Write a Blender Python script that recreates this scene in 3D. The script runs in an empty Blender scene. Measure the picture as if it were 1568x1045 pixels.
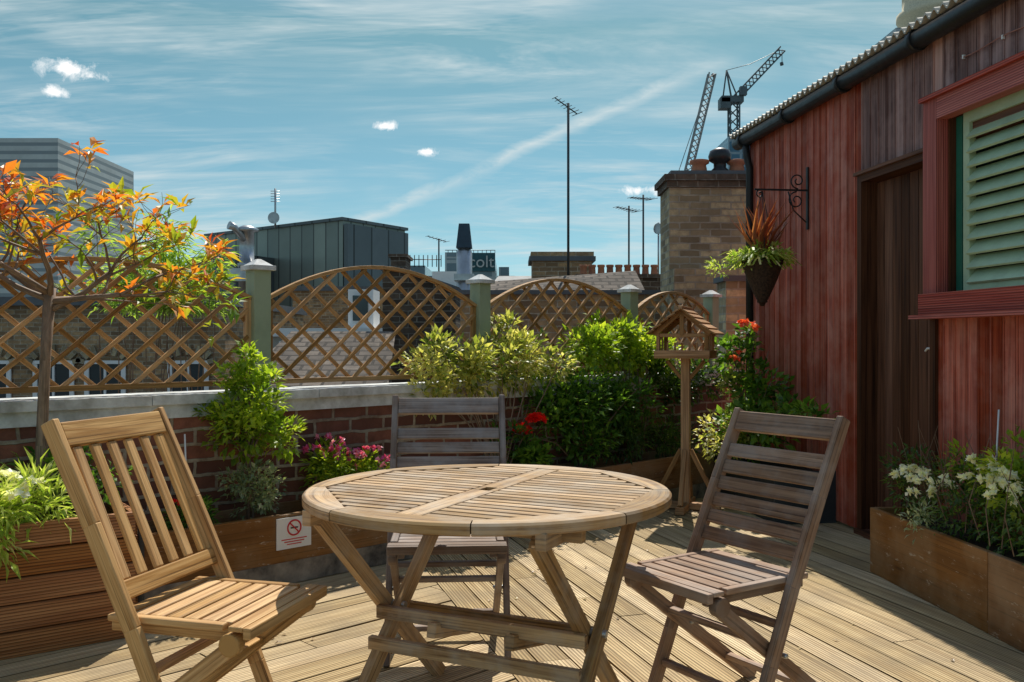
import bpy, math, random, bmesh
import numpy as np
from mathutils import Vector as V, Matrix
random.seed(7)
S=bpy.context.scene
R=random.random
def U(a,b): return a+(b-a)*random.random()

# ---------------------------------------------------------------- builder
class B:
    def __init__(s): s.v=[];s.f=[];s.uv=[];s.mi=[];s.rn=[];s.sm=[]
    def face(s,pts,uvs,mi=0,rn=0.5,sm=False):
        n=len(s.v); s.v+= [tuple(p) for p in pts]; s.f.append(tuple(range(n,n+len(pts))))
        s.uv+=uvs; s.mi.append(mi); s.rn.append(rn); s.sm.append(sm)
    def beam(s,p0,p1,w,h,mi=0,up=(0,0,1),rn=None,off=True,w1=None,h1=None):
        p0=V(p0);p1=V(p1);d=(p1-p0);L=d.length;d.normalize();up=V(up)
        sd=d.cross(up)
        if sd.length<1e-3: sd=d.cross(V((0,1,0)))
        sd.normalize();u=sd.cross(d)
        w1=w if w1 is None else w1;h1=h if h1 is None else h1
        rn=R() if rn is None else rn; o=rn*37 if off else 0
        n=len(s.v)
        for p,a,b in((p0,w,h),(p1,w1,h1)):
            for x,y in((-1,-1),(1,-1),(1,1),(-1,1)):
                s.v.append(tuple(p+sd*(x*a/2)+u*(y*b/2)))
        def q(i,uv):
            s.f.append(tuple(n+k for k in i)); s.uv+=uv; s.mi.append(mi); s.rn.append(rn); s.sm.append(False)
        q((1,5,4,0),[(o,w),(o+L,w),(o+L,0),(o,0)])
        q((7,6,2,3),[(o+L,0),(o+L,w),(o,w),(o,0)])
        q((2,6,5,1),[(o,h),(o+L,h),(o+L,0),(o,0)])
        q((4,7,3,0),[(o+L,0),(o+L,h),(o,h),(o,0)])
        q((3,2,1,0),[(o,h),(o+w,h),(o+w,0),(o,0)])
        q((5,6,7,4),[(o+w,0),(o+w,h),(o,h),(o,0)])
    def box(s,x0,x1,y0,y1,z0,z1,mi=0,rn=None,off=False):
        s.beam((x0,(y0+y1)/2,(z0+z1)/2),(x1,(y0+y1)/2,(z0+z1)/2),y1-y0,z1-z0,mi,rn=rn,off=off)
    def tube(s,pts,rad,seg=8,mi=0,rn=None,cap=True):
        pts=[V(p) for p in pts]; rn=R() if rn is None else rn
        if not hasattr(rad,'__len__'): rad=[rad]*len(pts)
        n0=len(s.v);L=0;last=None;lens=[]
        for i,p in enumerate(pts):
            d=(pts[min(i+1,len(pts)-1)]-pts[max(i-1,0)]);
            if d.length<1e-9:d=V((0,0,1))
            d.normalize()
            if last is None:
                a=V((1,0,0)) if abs(d.x)<.8 else V((0,1,0))
            else: a=last
            x=(a-d*a.dot(d)).normalized();last=x;y=d.cross(x)
            if i:L+=(p-pts[i-1]).length
            lens.append(L)
            for k in range(seg):
                t=2*math.pi*k/seg
                s.v.append(tuple(p+(x*math.cos(t)+y*math.sin(t))*rad[i]))
        for i in range(len(pts)-1):
            for k in range(seg):
                k2=(k+1)%seg;a=n0+i*seg
                s.f.append((a+k,a+k2,a+seg+k2,a+seg+k))
                c=2*math.pi*max(rad[i],.001)/seg
                s.uv+=[(lens[i],k*c),(lens[i],k*c+c),(lens[i+1],k*c+c),(lens[i+1],k*c)]
                s.mi.append(mi);s.rn.append(rn);s.sm.append(True)
        if cap:
            for a,rev in((n0,True),(n0+(len(pts)-1)*seg,False)):
                t=tuple(a+k for k in range(seg)); s.f.append(t[::-1] if rev else t)
                s.uv+=[(0,0)]*seg;s.mi.append(mi);s.rn.append(rn);s.sm.append(False)
    def lathe(s,c,prof,seg=20,mi=0,rn=.5):
        s.tube([(c[0],c[1],c[2]+z) for r,z in prof],[max(r,.0005) for r,z in prof],seg,mi,rn)
    def prism(s,pts,z0,z1,mi=0,rn=.5):
        n=len(pts)
        s.face([(x,y,z1) for x,y in pts],[(x,y) for x,y in pts],mi,rn)
        s.face([(x,y,z0) for x,y in pts][::-1],[(x,y) for x,y in pts][::-1],mi,rn)
        a=0
        for i in range(n):
            p=pts[i];q=pts[(i+1)%n];L=math.dist(p,q)
            s.face([(p[0],p[1],z0),(q[0],q[1],z0),(q[0],q[1],z1),(p[0],p[1],z1)],[(a,z0),(a+L,z0),(a+L,z1),(a,z1)],mi,rn);a+=L
    def leaf(s,p,d,nrm,L,W,mi=0,rn=.5):
        d=d.normalized();sd=d.cross(nrm)
        if sd.length<1e-4:sd=V((1,0,0))
        sd.normalize();nn=sd.cross(d)
        n=len(s.v);m=p+d*(L*.45)+nn*(L*.06)
        t=p+d*L-nn*(L*.08)
        s.v+=[tuple(p),tuple(m+sd*W/2+nn*L*.07),tuple(t),tuple(m-sd*W/2+nn*L*.07),tuple(m)]
        for f in((n,n+1,n+4),(n+1,n+2,n+4),(n+2,n+3,n+4),(n+3,n,n+4)):
            s.f.append(f);s.uv+=[(0,0),(1,0),(.5,1)];s.mi.append(mi);s.rn.append(rn);s.sm.append(False)
    def obj(s,name,mats,parent=None,bevel=0):
        me=bpy.data.meshes.new(name);me.from_pydata(s.v,[],s.f)
        ul=me.uv_layers.new(name='UVMap');ul.data.foreach_set('uv',np.array(s.uv,dtype=np.float32).ravel())
        at=me.attributes.new('rnd','FLOAT','FACE');at.data.foreach_set('value',np.array(s.rn,dtype=np.float32))
        for m in mats: me.materials.append(m)
        me.polygons.foreach_set('material_index',s.mi);me.polygons.foreach_set('use_smooth',s.sm)
        me.update()
        o=bpy.data.objects.new(name,me);S.collection.objects.link(o)
        if parent:o.parent=parent
        if bevel:
            m=o.modifiers.new('bev','BEVEL');m.width=bevel;m.segments=2;m.limit_method='ANGLE';m.angle_limit=math.radians(50)
        return o
def empty(name,loc=(0,0,0)):
    o=bpy.data.objects.new(name,None);o.location=loc;S.collection.objects.link(o);return o

# ---------------------------------------------------------------- materials
class N:
    def __init__(s,nt):s.nt=nt;s.n=nt.nodes;s.l=nt.links
    def new(s,t,ins=None,**kw):
        nd=s.n.new(t)
        for k,v in kw.items():setattr(nd,k,v)
        for k,v in (ins or {}).items():s.put(nd.inputs[k],v)
        return nd
    def put(s,i,v):
        if isinstance(v,bpy.types.NodeSocket):s.l.new(v,i)
        else:
            if hasattr(i.default_value,'__len__') and hasattr(v,'__len__') and len(v)==3 and len(i.default_value)==4:v=(*v,1)
            i.default_value=v
    def math(s,op,a,b=0,c=None,clamp=False):
        ins={0:a,1:b}
        if c is not None:ins[2]=c
        return s.new('ShaderNodeMath',ins,operation=op,use_clamp=clamp).outputs[0]
    def mix(s,f,a,b,bt='MIX'):
        n=s.new('ShaderNodeMix',data_type='RGBA',blend_type=bt)
        s.put(n.inputs[0],f);s.put(n.inputs[6],a);s.put(n.inputs[7],b);return n.outputs[2]
    def ramp(s,f,stops):
        n=s.new('ShaderNodeValToRGB');s.put(n.inputs[0],f);e=n.color_ramp.elements
        while len(e)<len(stops):e.new(.5)
        for x,(p,c) in zip(e,stops):
            x.position=p;x.color=(*c,1) if hasattr(c,'__len__') else (c,c,c,1)
        return n.outputs[0]
    def noise(s,vec,scale,detail=4,rough=.55,dist=0):
        return s.new('ShaderNodeTexNoise',{'Vector':vec,'Scale':scale,'Detail':detail,'Roughness':rough,'Distortion':dist}).outputs[0]
def newmat(name):
    m=bpy.data.materials.new(name);m.use_nodes=True;n=N(m.node_tree)
    n.n.clear();out=n.new('ShaderNodeOutputMaterial');return m,n,out
def finish(n,out,col,rough=.6,metal=0,bump=None,bs=.3,bd=.01,spec=.4):
    p=n.new('ShaderNodeBsdfPrincipled',{'Base Color':col,'Roughness':rough,'Metallic':metal,'Specular IOR Level':spec})
    if bump is not None:
        b=n.new('ShaderNodeBump',{'Height':bump,'Strength':bs,'Distance':bd});n.l.new(b.outputs[0],p.inputs['Normal'])
    n.l.new(p.outputs[0],out.inputs[0]);return p
def uvc(n,sc):
    t=n.new('ShaderNodeTexCoord');m=n.new('ShaderNodeMapping',{'Vector':t.outputs['UV'],'Scale':sc});return m.outputs[0]
def objc(n): return n.new('ShaderNodeTexCoord').outputs['Object']
def rnd(n): return n.new('ShaderNodeAttribute',attribute_name='rnd').outputs['Fac']
def wood(name,c1,c2,grain=(2.5,55,1),rough=.6,var=.35,ribs=0,weather=None,wamt=.4,bs=.35,spec=.25,streaks=.55,wsc=3.2,scuff=None):
    m,n,out=newmat(name)
    g=n.noise(uvc(n,grain),1,3,.6,.6)
    col=n.ramp(g,[(.32,c1),(.66,c2)])
    streak=n.noise(uvc(n,(1.2,160,1)),1,2,.5)
    col=n.mix(n.ramp(streak,[(.38,.0),(.54,.0),(.68,streaks)]),col,tuple(x*.34 for x in c1))
    if weather:
        w=n.noise(objc(n),wsc,4,.65)
        w=n.math('MULTIPLY',n.ramp(w,[(.42,0),(.64,1)]),wamt)
        col=n.mix(w,col,weather)
    r=rnd(n)
    k=n.math('MULTIPLY_ADD',r,var*2,1-var)
    hs=n.new('ShaderNodeHueSaturation',{'Color':col,'Value':k,'Saturation':n.math('MULTIPLY_ADD',r,-.2,1.1)})
    col=hs.outputs[0];h=g
    if scuff:
        sx=n.noise(uvc(n,(9,34,1)),1,5,.8,.2)
        col=n.mix(n.ramp(sx,[(.60,0),(.66,.8)]),col,scuff)
    vo=n.new('ShaderNodeTexVoronoi',{'Vector':uvc(n,(1.7,9,1)),'Scale':1.0})
    kn=n.ramp(vo.outputs['Distance'],[(.03,1),(.10,0)])
    col=n.mix(n.math('MULTIPLY',kn,.6),col,tuple(x*.3 for x in c1))
    if ribs:
        t=n.new('ShaderNodeSeparateXYZ',{0:uvc(n,(1,1,1))}).outputs[1]
        sn=n.math('SINE',n.math('MULTIPLY',t,2*math.pi/ribs))
        sn=n.math('MULTIPLY_ADD',sn,.5,.5)
        col=n.mix(n.ramp(sn,[(.0,.75),(.4,0)]),col,tuple(x*.2 for x in c1))
        h=n.math('ADD',n.math('MULTIPLY',g,.3),sn)
    finish(n,out,col,n.math('MULTIPLY_ADD',g,.25,rough-.12),bump=h,bs=bs,bd=.004,spec=spec)
    return m
def brick(name,c1,c2,mort,dirt=(.03,.028,.025),damt=.5,bw=.225,rh=.075,ms=.008,sc=1):
    m,n,out=newmat(name)
    vec=uvc(n,(1,1,1))
    wob=n.new('ShaderNodeTexNoise',{'Vector':vec,'Scale':9.,'Detail':2.}).outputs[1]
    wv=n.new('ShaderNodeVectorMath',{0:wob,1:(.5,.5,.5)},operation='SUBTRACT').outputs[0]
    wv=n.new('ShaderNodeVectorMath',{0:wv,3:.022},operation='SCALE').outputs[0]
    vec=n.new('ShaderNodeVectorMath',{0:vec,1:wv},operation='ADD').outputs[0]
    bt=n.new('ShaderNodeTexBrick',{'Vector':vec,'Color1':(*c1,1),'Color2':(*c2,1),'Mortar':(*mort,1),'Scale':sc,'Mortar Size':ms,'Mortar Smooth':.3,'Bias':0.,'Brick Width':bw,'Row Height':rh})
    nz=n.noise(objc(n),14,4,.7);big=n.noise(objc(n),1.6,3,.6)
    col=n.mix(n.ramp(nz,[(.38,0),(.72,.8)]),bt.outputs[0],tuple(x*.4 for x in c1))
    col=n.mix(n.math('MULTIPLY',n.ramp(big,[(.4,0),(.62,1)]),damt),col,dirt)
    h=n.math('SUBTRACT',n.math('MULTIPLY',nz,.4),bt.outputs[1])
    finish(n,out,col,.9,bump=h,bs=.7,bd=.012,spec=.2)
    return m
def plain(name,c,rough=.6,metal=0,var=.25,sc=8,bs=.2,c2=None,spec=.4):
    m,n,out=newmat(name)
    g=n.noise(objc(n),sc,4,.65)
    c2=c2 or tuple(x*(1-var) for x in c)
    col=n.ramp(g,[(.35,c),(.68,c2)])
    finish(n,out,col,n.math('MULTIPLY_ADD',g,.3,rough-.15),metal,bump=g,bs=bs,bd=.005,spec=spec)
    return m
def leafm(name,cols,tr=.4,rough=.42):
    m,n,out=newmat(name)
    k=len(cols)
    col=n.ramp(rnd(n),[(.08+.84*i/(k-1),c) for i,c in enumerate(cols)])
    p=n.new('ShaderNodeBsdfPrincipled',{'Base Color':col,'Roughness':rough,'Specular IOR Level':.4})
    t=n.new('ShaderNodeBsdfTranslucent',{'Color':n.mix(1,col,(1.9,1.9,.9),'MULTIPLY')})
    mx=n.new('ShaderNodeMixShader',{0:tr,1:p.outputs[0],2:t.outputs[0]})
    n.l.new(mx.outputs[0],out.inputs[0]);return m
def panelm(name,c1,c2,seam,bw,rh,ms=.03,rough=.4,metal=.3):
    m,n,out=newmat(name)
    bt=n.new('ShaderNodeTexBrick',{'Vector':uvc(n,(1,1,1)),'Color1':(*c1,1),'Color2':(*c2,1),'Mortar':(*seam,1),'Scale':1.,'Mortar Size':ms,'Brick Width':bw,'Row Height':rh,'Bias':0.},offset=0.0)
    g=n.noise(objc(n),.6,4,.7)
    col=n.mix(n.ramp(g,[(.35,0),(.75,.5)]),bt.outputs[0],tuple(x*.5 for x in c1))
    finish(n,out,col,rough,metal,bump=bt.outputs[1],bs=.2,bd=.02);return m

W_table=wood('teak_table',(.23,.125,.05),(.52,.33,.15),(3,60,1),var=.32,weather=(.44,.38,.30),wamt=.5,wsc=7,streaks=.8)
W_left=wood('teak_golden',(.38,.195,.065),(.68,.43,.19),(3,60,1),var=.15,streaks=.7)
W_grey=wood('teak_weathered',(.17,.095,.058),(.38,.235,.145),(3,60,1),var=.25,weather=(.36,.31,.27),wamt=.45,wsc=6,streaks=.75)
W_gry2=wood('teak_grey_brown',(.15,.10,.075),(.30,.22,.17),(3,60,1),var=.25,weather=(.34,.32,.31),wamt=.5,wsc=6,streaks=.75)
W_deck=wood('ribbed_decking',(.48,.33,.165),(.80,.62,.36),(1.2,30,1),rough=.8,var=.26,ribs=.0145,weather=(.36,.28,.18),wamt=.6,bs=.7,wsc=2.2,streaks=.8)
W_red=wood('red_stained_cladding',(.26,.045,.026),(.52,.125,.07),(1.5,38,1),var=.36,weather=(.54,.25,.19),wamt=.4,spec=.15,streaks=.85,wsc=5)
W_dark=wood('dark_weathered_cladding',(.13,.06,.052),(.36,.21,.185),(1.5,38,1),var=.4,weather=(.44,.28,.26),wamt=.5,spec=.15,streaks=.85,wsc=5)
W_pink=wood('faded_cladding',(.42,.2,.16),(.6,.34,.28),(1.5,38,1),var=.15,spec=.15)
W_door=wood('dark_brown_door',(.065,.027,.016),(.18,.08,.045),(1.5,38,1),var=.45,spec=.15,streaks=.8)
W_frame=wood('red_window_frame',(.36,.065,.05),(.54,.15,.115),(1.5,60,1),var=.1,ribs=.012,bs=.3)
W_latt=wood('trellis_wood',(.30,.155,.055),(.54,.32,.135),(3,60,1),var=.4)
W_plant=wood('copper_planter_board',(.15,.065,.022),(.31,.15,.058),(1.2,8,1),rough=.5,var=.08,weather=(.36,.25,.15),wamt=.5,scuff=(.50,.42,.32))
W_plank=wood('left_planter_board',(.28,.10,.03),(.46,.21,.08),(1.2,20,1),var=.15,ribs=.012)
W_bird=wood('birdtable_wood',(.28,.13,.05),(.50,.28,.125),(3,50,1),var=.3)
M_bark=wood('bark',(.13,.09,.06),(.30,.21,.15),(8,40,1),var=.1,bs=.8)
M_green=plain('sage_paint',(.33,.40,.27),.55,var=.2,sc=5)
M_cope=plain('painted_coping',(.72,.75,.76),.7,c2=(.34,.34,.32),sc=7)
M_conc=plain('concrete',(.40,.33,.25),.9,c2=(.09,.075,.06),sc=7,bs=.7)
M_soil=plain('soil',(.05,.035,.025),.95,sc=30,bs=1)
M_black=plain('black_plastic',(.02,.022,.024),.4,sc=20)
M_iron=plain('wrought_iron',(.015,.015,.016),.5,sc=20)
M_steel=plain('galvanised_steel',(.45,.47,.48),.35,.8,sc=6)
M_darkst=plain('dark_steel',(.05,.06,.065),.5,.3)
M_lead=plain('lead',(.12,.13,.14),.6,sc=3)
M_terra=plain('terracotta',(.50,.20,.10),.8,c2=(.28,.12,.08),sc=5)
M_shut=plain('shutter_paint',(.47,.62,.42),.5,var=.2,sc=6)
M_teal=plain('green_sash_paint',(.02,.15,.10),.4)
M_wht=plain('white_paint',(.8,.8,.78),.5,var=.06)
M_red=plain('sign_red',(.6,.02,.03),.5,var=.05)
M_glass=plain('window_glass',(.035,.05,.055),.12,0,var=.3,sc=2,bs=0)
M_wick=plain('wicker',(.06,.032,.018),.8,sc=70,bs=1,c2=(.012,.008,.006))
M_rib=plain('corrugated_sheet',(.50,.47,.40),.55,.1,sc=4)
B_para=brick('parapet_brick',(.40,.15,.095),(.11,.05,.04),(.50,.43,.33),damt=.4,ms=.010)
B_yel=brick('london_stock_brick',(.70,.57,.34),(.20,.15,.09),(.42,.38,.3),damt=.3,ms=.010)
B_yel2=brick('london_stock_brick_dark',(.58,.38,.20),(.20,.13,.08),(.52,.45,.34),damt=.3)
B_drk=brick('dark_brick',(.17,.125,.09),(.06,.046,.036),(.30,.27,.22),damt=.35)  # dark brown brick with paler mortar and random darker blotches
B_tile=brick('roof_tile',(.24,.20,.165),(.13,.11,.095),(.04,.036,.032),bw=.22,rh=.16,ms=.018)
P_clad=panelm('zinc_cladding',(.30,.34,.29),(.17,.20,.18),(.06,.065,.06),.62,30,.03)
P_clad2=panelm('zinc_cladding_dark',(.14,.16,.165),(.10,.12,.125),(.03,.035,.035),.9,30,.04)
P_glass=panelm('curtain_wall',(.18,.24,.27),(.13,.18,.21),(.4,.42,.42),1.6,1.1,.12,.2,.2)
P_tower=panelm('tower_louvres',(.60,.62,.58),(.52,.55,.53),(.25,.29,.3),40,.55,.12,.5,.1)

# ---------------------------------------------------------------- world + sun
AZ,EL=math.radians(9),math.radians(54)
w=bpy.data.worlds.new('World');S.world=w;w.use_nodes=True;n=N(w.node_tree);n.n.clear()
out=n.new('ShaderNodeOutputWorld')
sky=n.new('ShaderNodeTexSky',sky_type='NISHITA',sun_disc=False,sun_elevation=EL,sun_rotation=AZ,altitude=50.,air_density=1.0,dust_density=.6,ozone_density=2.0)
D=n.new('ShaderNodeTexCoord').outputs['Generated']
xyz=n.new('ShaderNodeSeparateXYZ',{0:D})
zz=n.math('ADD',n.math('MAXIMUM',xyz.outputs[2],0),.16)
P=n.new('ShaderNodeCombineXYZ',{0:n.math('DIVIDE',xyz.outputs[0],zz),1:n.math('DIVIDE',xyz.outputs[1],zz),2:0.})
def cir(rot,sc,seed,lo,hi,dist=1.0,det=5):
    m=n.new('ShaderNodeMapping',{'Vector':P.outputs[0],'Rotation':(0,0,math.radians(rot)),'Scale':sc,'Location':(seed,seed*.7,0)})
    return n.ramp(n.noise(m.outputs[0],1.,det,.66,dist),[(lo,0),(hi,1)])
c1=cir(55,(.8,3.0,1),3.1,.43,.68,1.5)
c2=cir(-50,(1.1,5.2,1),8.7,.47,.72,1.1)
c3=cir(10,(.8,1.1,1),5.3,.38,.60,.8,3)
c4=cir(55,(2.2,13,1),2.2,.40,.70,.6,4)
cl=n.math('ADD',n.math('MULTIPLY',c1,n.math('MULTIPLY_ADD',c4,.65,.5)),n.math('MULTIPLY',c2,.65))
cl=n.math('MULTIPLY',cl,n.math('MULTIPLY_ADD',c3,.95,.12),clamp=True)
a=V((-.131,1,.144)).normalized();b=V((.14,1,.266)).normalized();nn=a.cross(b).normalized();mid=(a+b).normalized()
def dot(vec): return n.new('ShaderNodeVectorMath',{0:D,1:tuple(vec)},operation='DOT_PRODUCT').outputs['Value']
nz=n.noise(P.outputs[0],2.8,5,.65,.6)
dd=n.math('ADD',dot(nn),n.math('MULTIPLY_ADD',nz,.03,-.015))
band=n.math('SUBTRACT',1,n.math('MULTIPLY',n.math('ABSOLUTE',dd),110),clamp=True)
band=n.math('MULTIPLY',n.math('MULTIPLY',band,n.ramp(dot(mid),[(.965,0),(.99,1)])),n.ramp(nz,[(.35,.2),(.60,.85)]))
cl=n.math('ADD',cl,band,clamp=True)
fin=n.noise(D,38,5,.7,.3);puff=None
for px,pz,r in((-.485,.298,.024),(-.46,.290,.015),(-.5,.273,.012),(-.138,.235,.013),(-.095,.207,.013),(.137,.165,.02),(.16,.166,.02),(.18,.155,.012)):
    c=V((px,1,pz)).normalized()
    dv=n.new('ShaderNodeVectorMath',{0:D,1:tuple(c)},operation='SUBTRACT').outputs[0]
    dv=n.new('ShaderNodeVectorMath',{0:dv,1:(1,1,2.4)},operation='MULTIPLY').outputs[0]
    ln=n.new('ShaderNodeVectorMath',{0:dv},operation='LENGTH').outputs['Value']
    g=n.math('SUBTRACT',1,n.math('DIVIDE',ln,r*1.7),clamp=True)
    g=n.ramp(n.math('ADD',g,n.math('MULTIPLY_ADD',fin,2.4,-1.4)),[(.28,0),(.85,1)])
    g=n.math('MULTIPLY',g,n.math('SUBTRACT',1,n.math('DIVIDE',ln,r*2.2),clamp=True))
    g=n.math('MULTIPLY',g,1.6,clamp=True)
    puff=g if puff is None else n.math('MAXIMUM',puff,g)
tcol=n.ramp(xyz.outputs[2],[(.0,(.38,.60,.78)),(.12,(.38,.56,.56)),(.32,(.42,.60,.47)),(.6,(.92,.95,.88))])
tint=n.mix(1,sky.outputs[0],tcol,'MULTIPLY')
col=n.mix(n.math('MULTIPLY',cl,.85),tint,(4.5,5.1,5.2))
col=n.mix(puff,col,(7,7.1,7.1))
bg=n.new('ShaderNodeBackground',{'Color':col,'Strength':.15});n.l.new(bg.outputs[0],out.inputs[0])
sv=V((math.sin(AZ)*math.cos(EL),math.cos(AZ)*math.cos(EL),math.sin(EL)))
ld=bpy.data.lights.new('sun','SUN');ld.energy=5.0;ld.angle=math.radians(.5);ld.color=(1,.94,.83)
lo=bpy.data.objects.new('sun',ld);lo.rotation_euler=sv.to_track_quat('Z','Y').to_euler();lo.location=(2,8,12);S.collection.objects.link(lo)

# ---------------------------------------------------------------- camera
cd=bpy.data.cameras.new('camera');cd.lens=1400/1568*36;cd.sensor_width=36;cd.clip_end=6000;cd.clip_start=.05
cam=bpy.data.objects.new('camera',cd);cam.location=(0,0,1.18);cam.rotation_euler=(math.pi/2,0,0);S.collection.objects.link(cam);S.camera=cam
S.view_settings.view_transform='Standard';S.view_settings.look='None';S.view_settings.exposure=0

# ---------------------------------------------------------------- frames
A=V((-2.21,3.95,0));WD=V((.7159,.6982,0));WN=V((.6982,-.7159,0))
def WP(s,nn,z): return A+WD*s+WN*nn+V((0,0,z))
O=V((1.93,7.37,0));SD=V((.123,-.9924,0));SN=V((-.9924,-.123,0))
def SP(u,nn,z): return O+SD*u+SN*nn+V((0,0,z))

b=B();b.face([(-3000,-3000,-9),(3000,-3000,-9),(3000,3000,-9),(-3000,3000,-9)],[(0,0)]*4)
b.obj('ground',[plain('street_ground',(.09,.09,.085),.9,sc=.2)])
b=B();b.prism([tuple(WP(-6,.0,0).xy),(-.5,-4),(7,-4),(7,8.2),tuple(WP(5.9,.0,0).xy)],-9,-.06,0)
b.obj('terrace_base',[M_conc])

# ---------------------------------------------------------------- deck
def deck(b,p,d,x0,x1,y0,y1,pw=.118,gap=.009):
    d=V(d).normalized();q=V((d.y,-d.x,0));y=y0
    while y<y1:
        cut=U(x0,x0+3)
        xs=[x0]
        while cut<x1: xs.append(cut);cut+=3.6
        xs.append(x1)
        for i in range(len(xs)-1):
            zz=U(-.002,.002)
            b.beam(V(p)+d*(xs[i]+.003)+q*y+V((0,0,-.014+zz)),V(p)+d*(xs[i+1]-.003)+q*y+V((0,0,-.014+zz)),pw,.028,0,rn=R())
        y+=pw+gap
SEAM=V((-.2,3.9,0));DR=V((-.30,1,0)).normalized();SNm=V((DR.y,-DR.x,0))
def clip(o,co,no):
    bm=bmesh.new();bm.from_mesh(o.data)
    bmesh.ops.bisect_plane(bm,geom=bm.verts[:]+bm.edges[:]+bm.faces[:],plane_co=co,plane_no=no,clear_outer=True)
    bm.to_mesh(o.data);bm.free()
dk=empty('timber_decking')
b=B();deck(b,SEAM,DR,-5.5,5.5,.065,5.0);o1=b.obj('boards_right',[W_deck],dk)
clip(o1,WP(0,.2,0),-WN)
b=B();deck(b,WP(0,.25,0),WD,-4,5,0,5.5);o2=b.obj('boards_left',[W_deck],dk)
clip(o2,SEAM,SNm)

# ---------------------------------------------------------------- parapet wall
b=B()
b.beam(WP(-3,0,-4.06),WP(5.75,0,-4.06),.22,9.88,0,off=False)
x=-3
while x<5.7:
    L=min(.9,5.75-x);b.beam(WP(x+.002,0,.90+U(-.002,.002)),WP(x+L-.002,0,.90+U(-.002,.002)),.30,.045,1);x+=L
b.beam(WP(-3,.118,.845),WP(5.75,.118,.845),.016,.065,1,off=False)
b.obj('brick_parapet_wall',[B_para,M_cope])

# trellis fence
b=B()
posts=[-.35,1.2246,2.801,4.34,5.443]
for s in posts:
    b.beam(WP(s,.0,.92),WP(s,.0,1.55),.095,.095,1,up=WN)
    b.beam(WP(s,.0,1.55),WP(s,.0,1.575),.135,.135,2,up=WN)
    b.beam(WP(s,.0,1.575),WP(s,.0,1.61),.115,.115,2,up=WN,w1=.02,h1=.02)
def panel(s0,s1,ze,zp):
    z0=.965;L=s1-s0
    top=lambda s:ze+(zp-ze)*(1-(2*(s-s0)/L-1)**2)
    N_=18
    pts=[s0+L*i/N_ for i in range(N_+1)]
    for a,c in zip(pts,pts[1:]):
        b.beam(WP(a,0,top(a)),WP(c+.002,0,top(c)),.040,.020,0,rn=.5)
    b.beam(WP(s0,0,z0),WP(s1,0,z0),.040,.026,0)
    for s in(s0+.012,s1-.012): b.beam(WP(s,0,z0+.014),WP(s,0,top(s)-.012),.034,.024,0,up=WN)
    sl=.86;dx=.162
    for sg,nn in((1,.009),(-1,-.009)):
        k=-12
        while k<22:
            seg=[];c=s0+k*dx+.05+U(-.006,.006)
            for i in range(141):
                z=z0+.70*i/140; s=c+sg*(z-z0)/sl
                if s0+.01<s<s1-.01 and z<top(s)-.006: seg.append((s,z))
            if len(seg)>4:
                b.beam(WP(seg[0][0],nn+U(-.001,.001),seg[0][1]),WP(seg[-1][0],nn,seg[-1][1]),.015,.021,0)
            k+=1
for i in range(4):
    panel(posts[i]+.05,posts[i+1]-.05,1.405,(1.56,1.61,1.61,1.57)[i])
panel(posts[0]-1.5,posts[0]-.05,1.405,1.56)
b.obj('trellis_fence',[W_latt,M_green,M_cope],bevel=.002)

# ---------------------------------------------------------------- planters
b=B()
b.beam(WP(.42,.28,.055),WP(5.2,.28,.055),.32,.11,1)
for s0,s1 in((.44,1.9),(1.905,3.4),(3.405,5.15)):
    b.beam(WP(s0,.425,.225),WP(s1,.425,.225),.03,.23,0)
b.beam(WP(.45,.127,.225),WP(5.15,.127,.225),.02,.23,0)
b.beam(WP(.455,.14,.225),WP(.455,.408,.225),.03,.228,0)
b.beam(WP(.48,.275,.15),WP(5.15,.275,.15),.265,.2,2)
b.obj('long_wall_planter',[W_plant,M_conc,M_soil],bevel=.003)
b=B()
p0=V((-2.75,2.75,0));p1=V((-1.51,3.66,0));dd_=(p1-p0).normalized();nn_=V((-dd_.y,dd_.x,0))
for i in range(5):
    b.beam(p0+V((0,0,.05+.1*i)),p1+V((0,0,.05+.1*i)),.03,.095,0)
    b.beam(p1+nn_*.017+V((0,0,.05+.1*i)),p1+nn_*.42+V((0,0,.05+.1*i)),.03,.095,0)
b.beam(p1+V((.018,.02,.0)),p1+V((.018,.02,.5)),.02,.02,1)
b.beam(p0+nn_*.22+V((0,0,.22)),p1+nn_*.22-dd_*.03+V((0,0,.22)),.4,.44,2)
b.obj('slatted_wooden_planter',[W_plank,M_black,M_soil],bevel=.004)
b=B()
q=[V((1.832,4.68,0)),V((1.918,3.69,0)),V((2.03,2.4,0))]
for a,c in((q[0],q[1]),(q[1]+V((0,-.004,0)),q[2])):
    b.beam(a+V((.012,0,.165)),c+V((.012,0,.165)),.026,.33,0)
b.beam(q[0]+V((.026,0,.165)),V((2.26,4.69,.165)),.026,.328,0)
b.beam((2.09,4.66,.14),(2.2,2.4,.14),.30,.28,1)
b.obj('copper_clad_planter',[W_plant,M_soil],bevel=.004)
b=B()
for u0,u1 in((.12,.75),(.78,1.45)):
    b.beam(SP(u0,.42,.17),SP(u1,.42,.17),.02,.34,0);b.beam(SP(u0,.2,.15),SP(u1,.2,.15),.40,.3,1)
    for u in(u0,u1): b.beam(SP(u,.01,.17),SP(u,.43,.17),.02,.338,0)
b.obj('trough_planter',[M_darkst,M_soil],bevel=.004)

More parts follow.
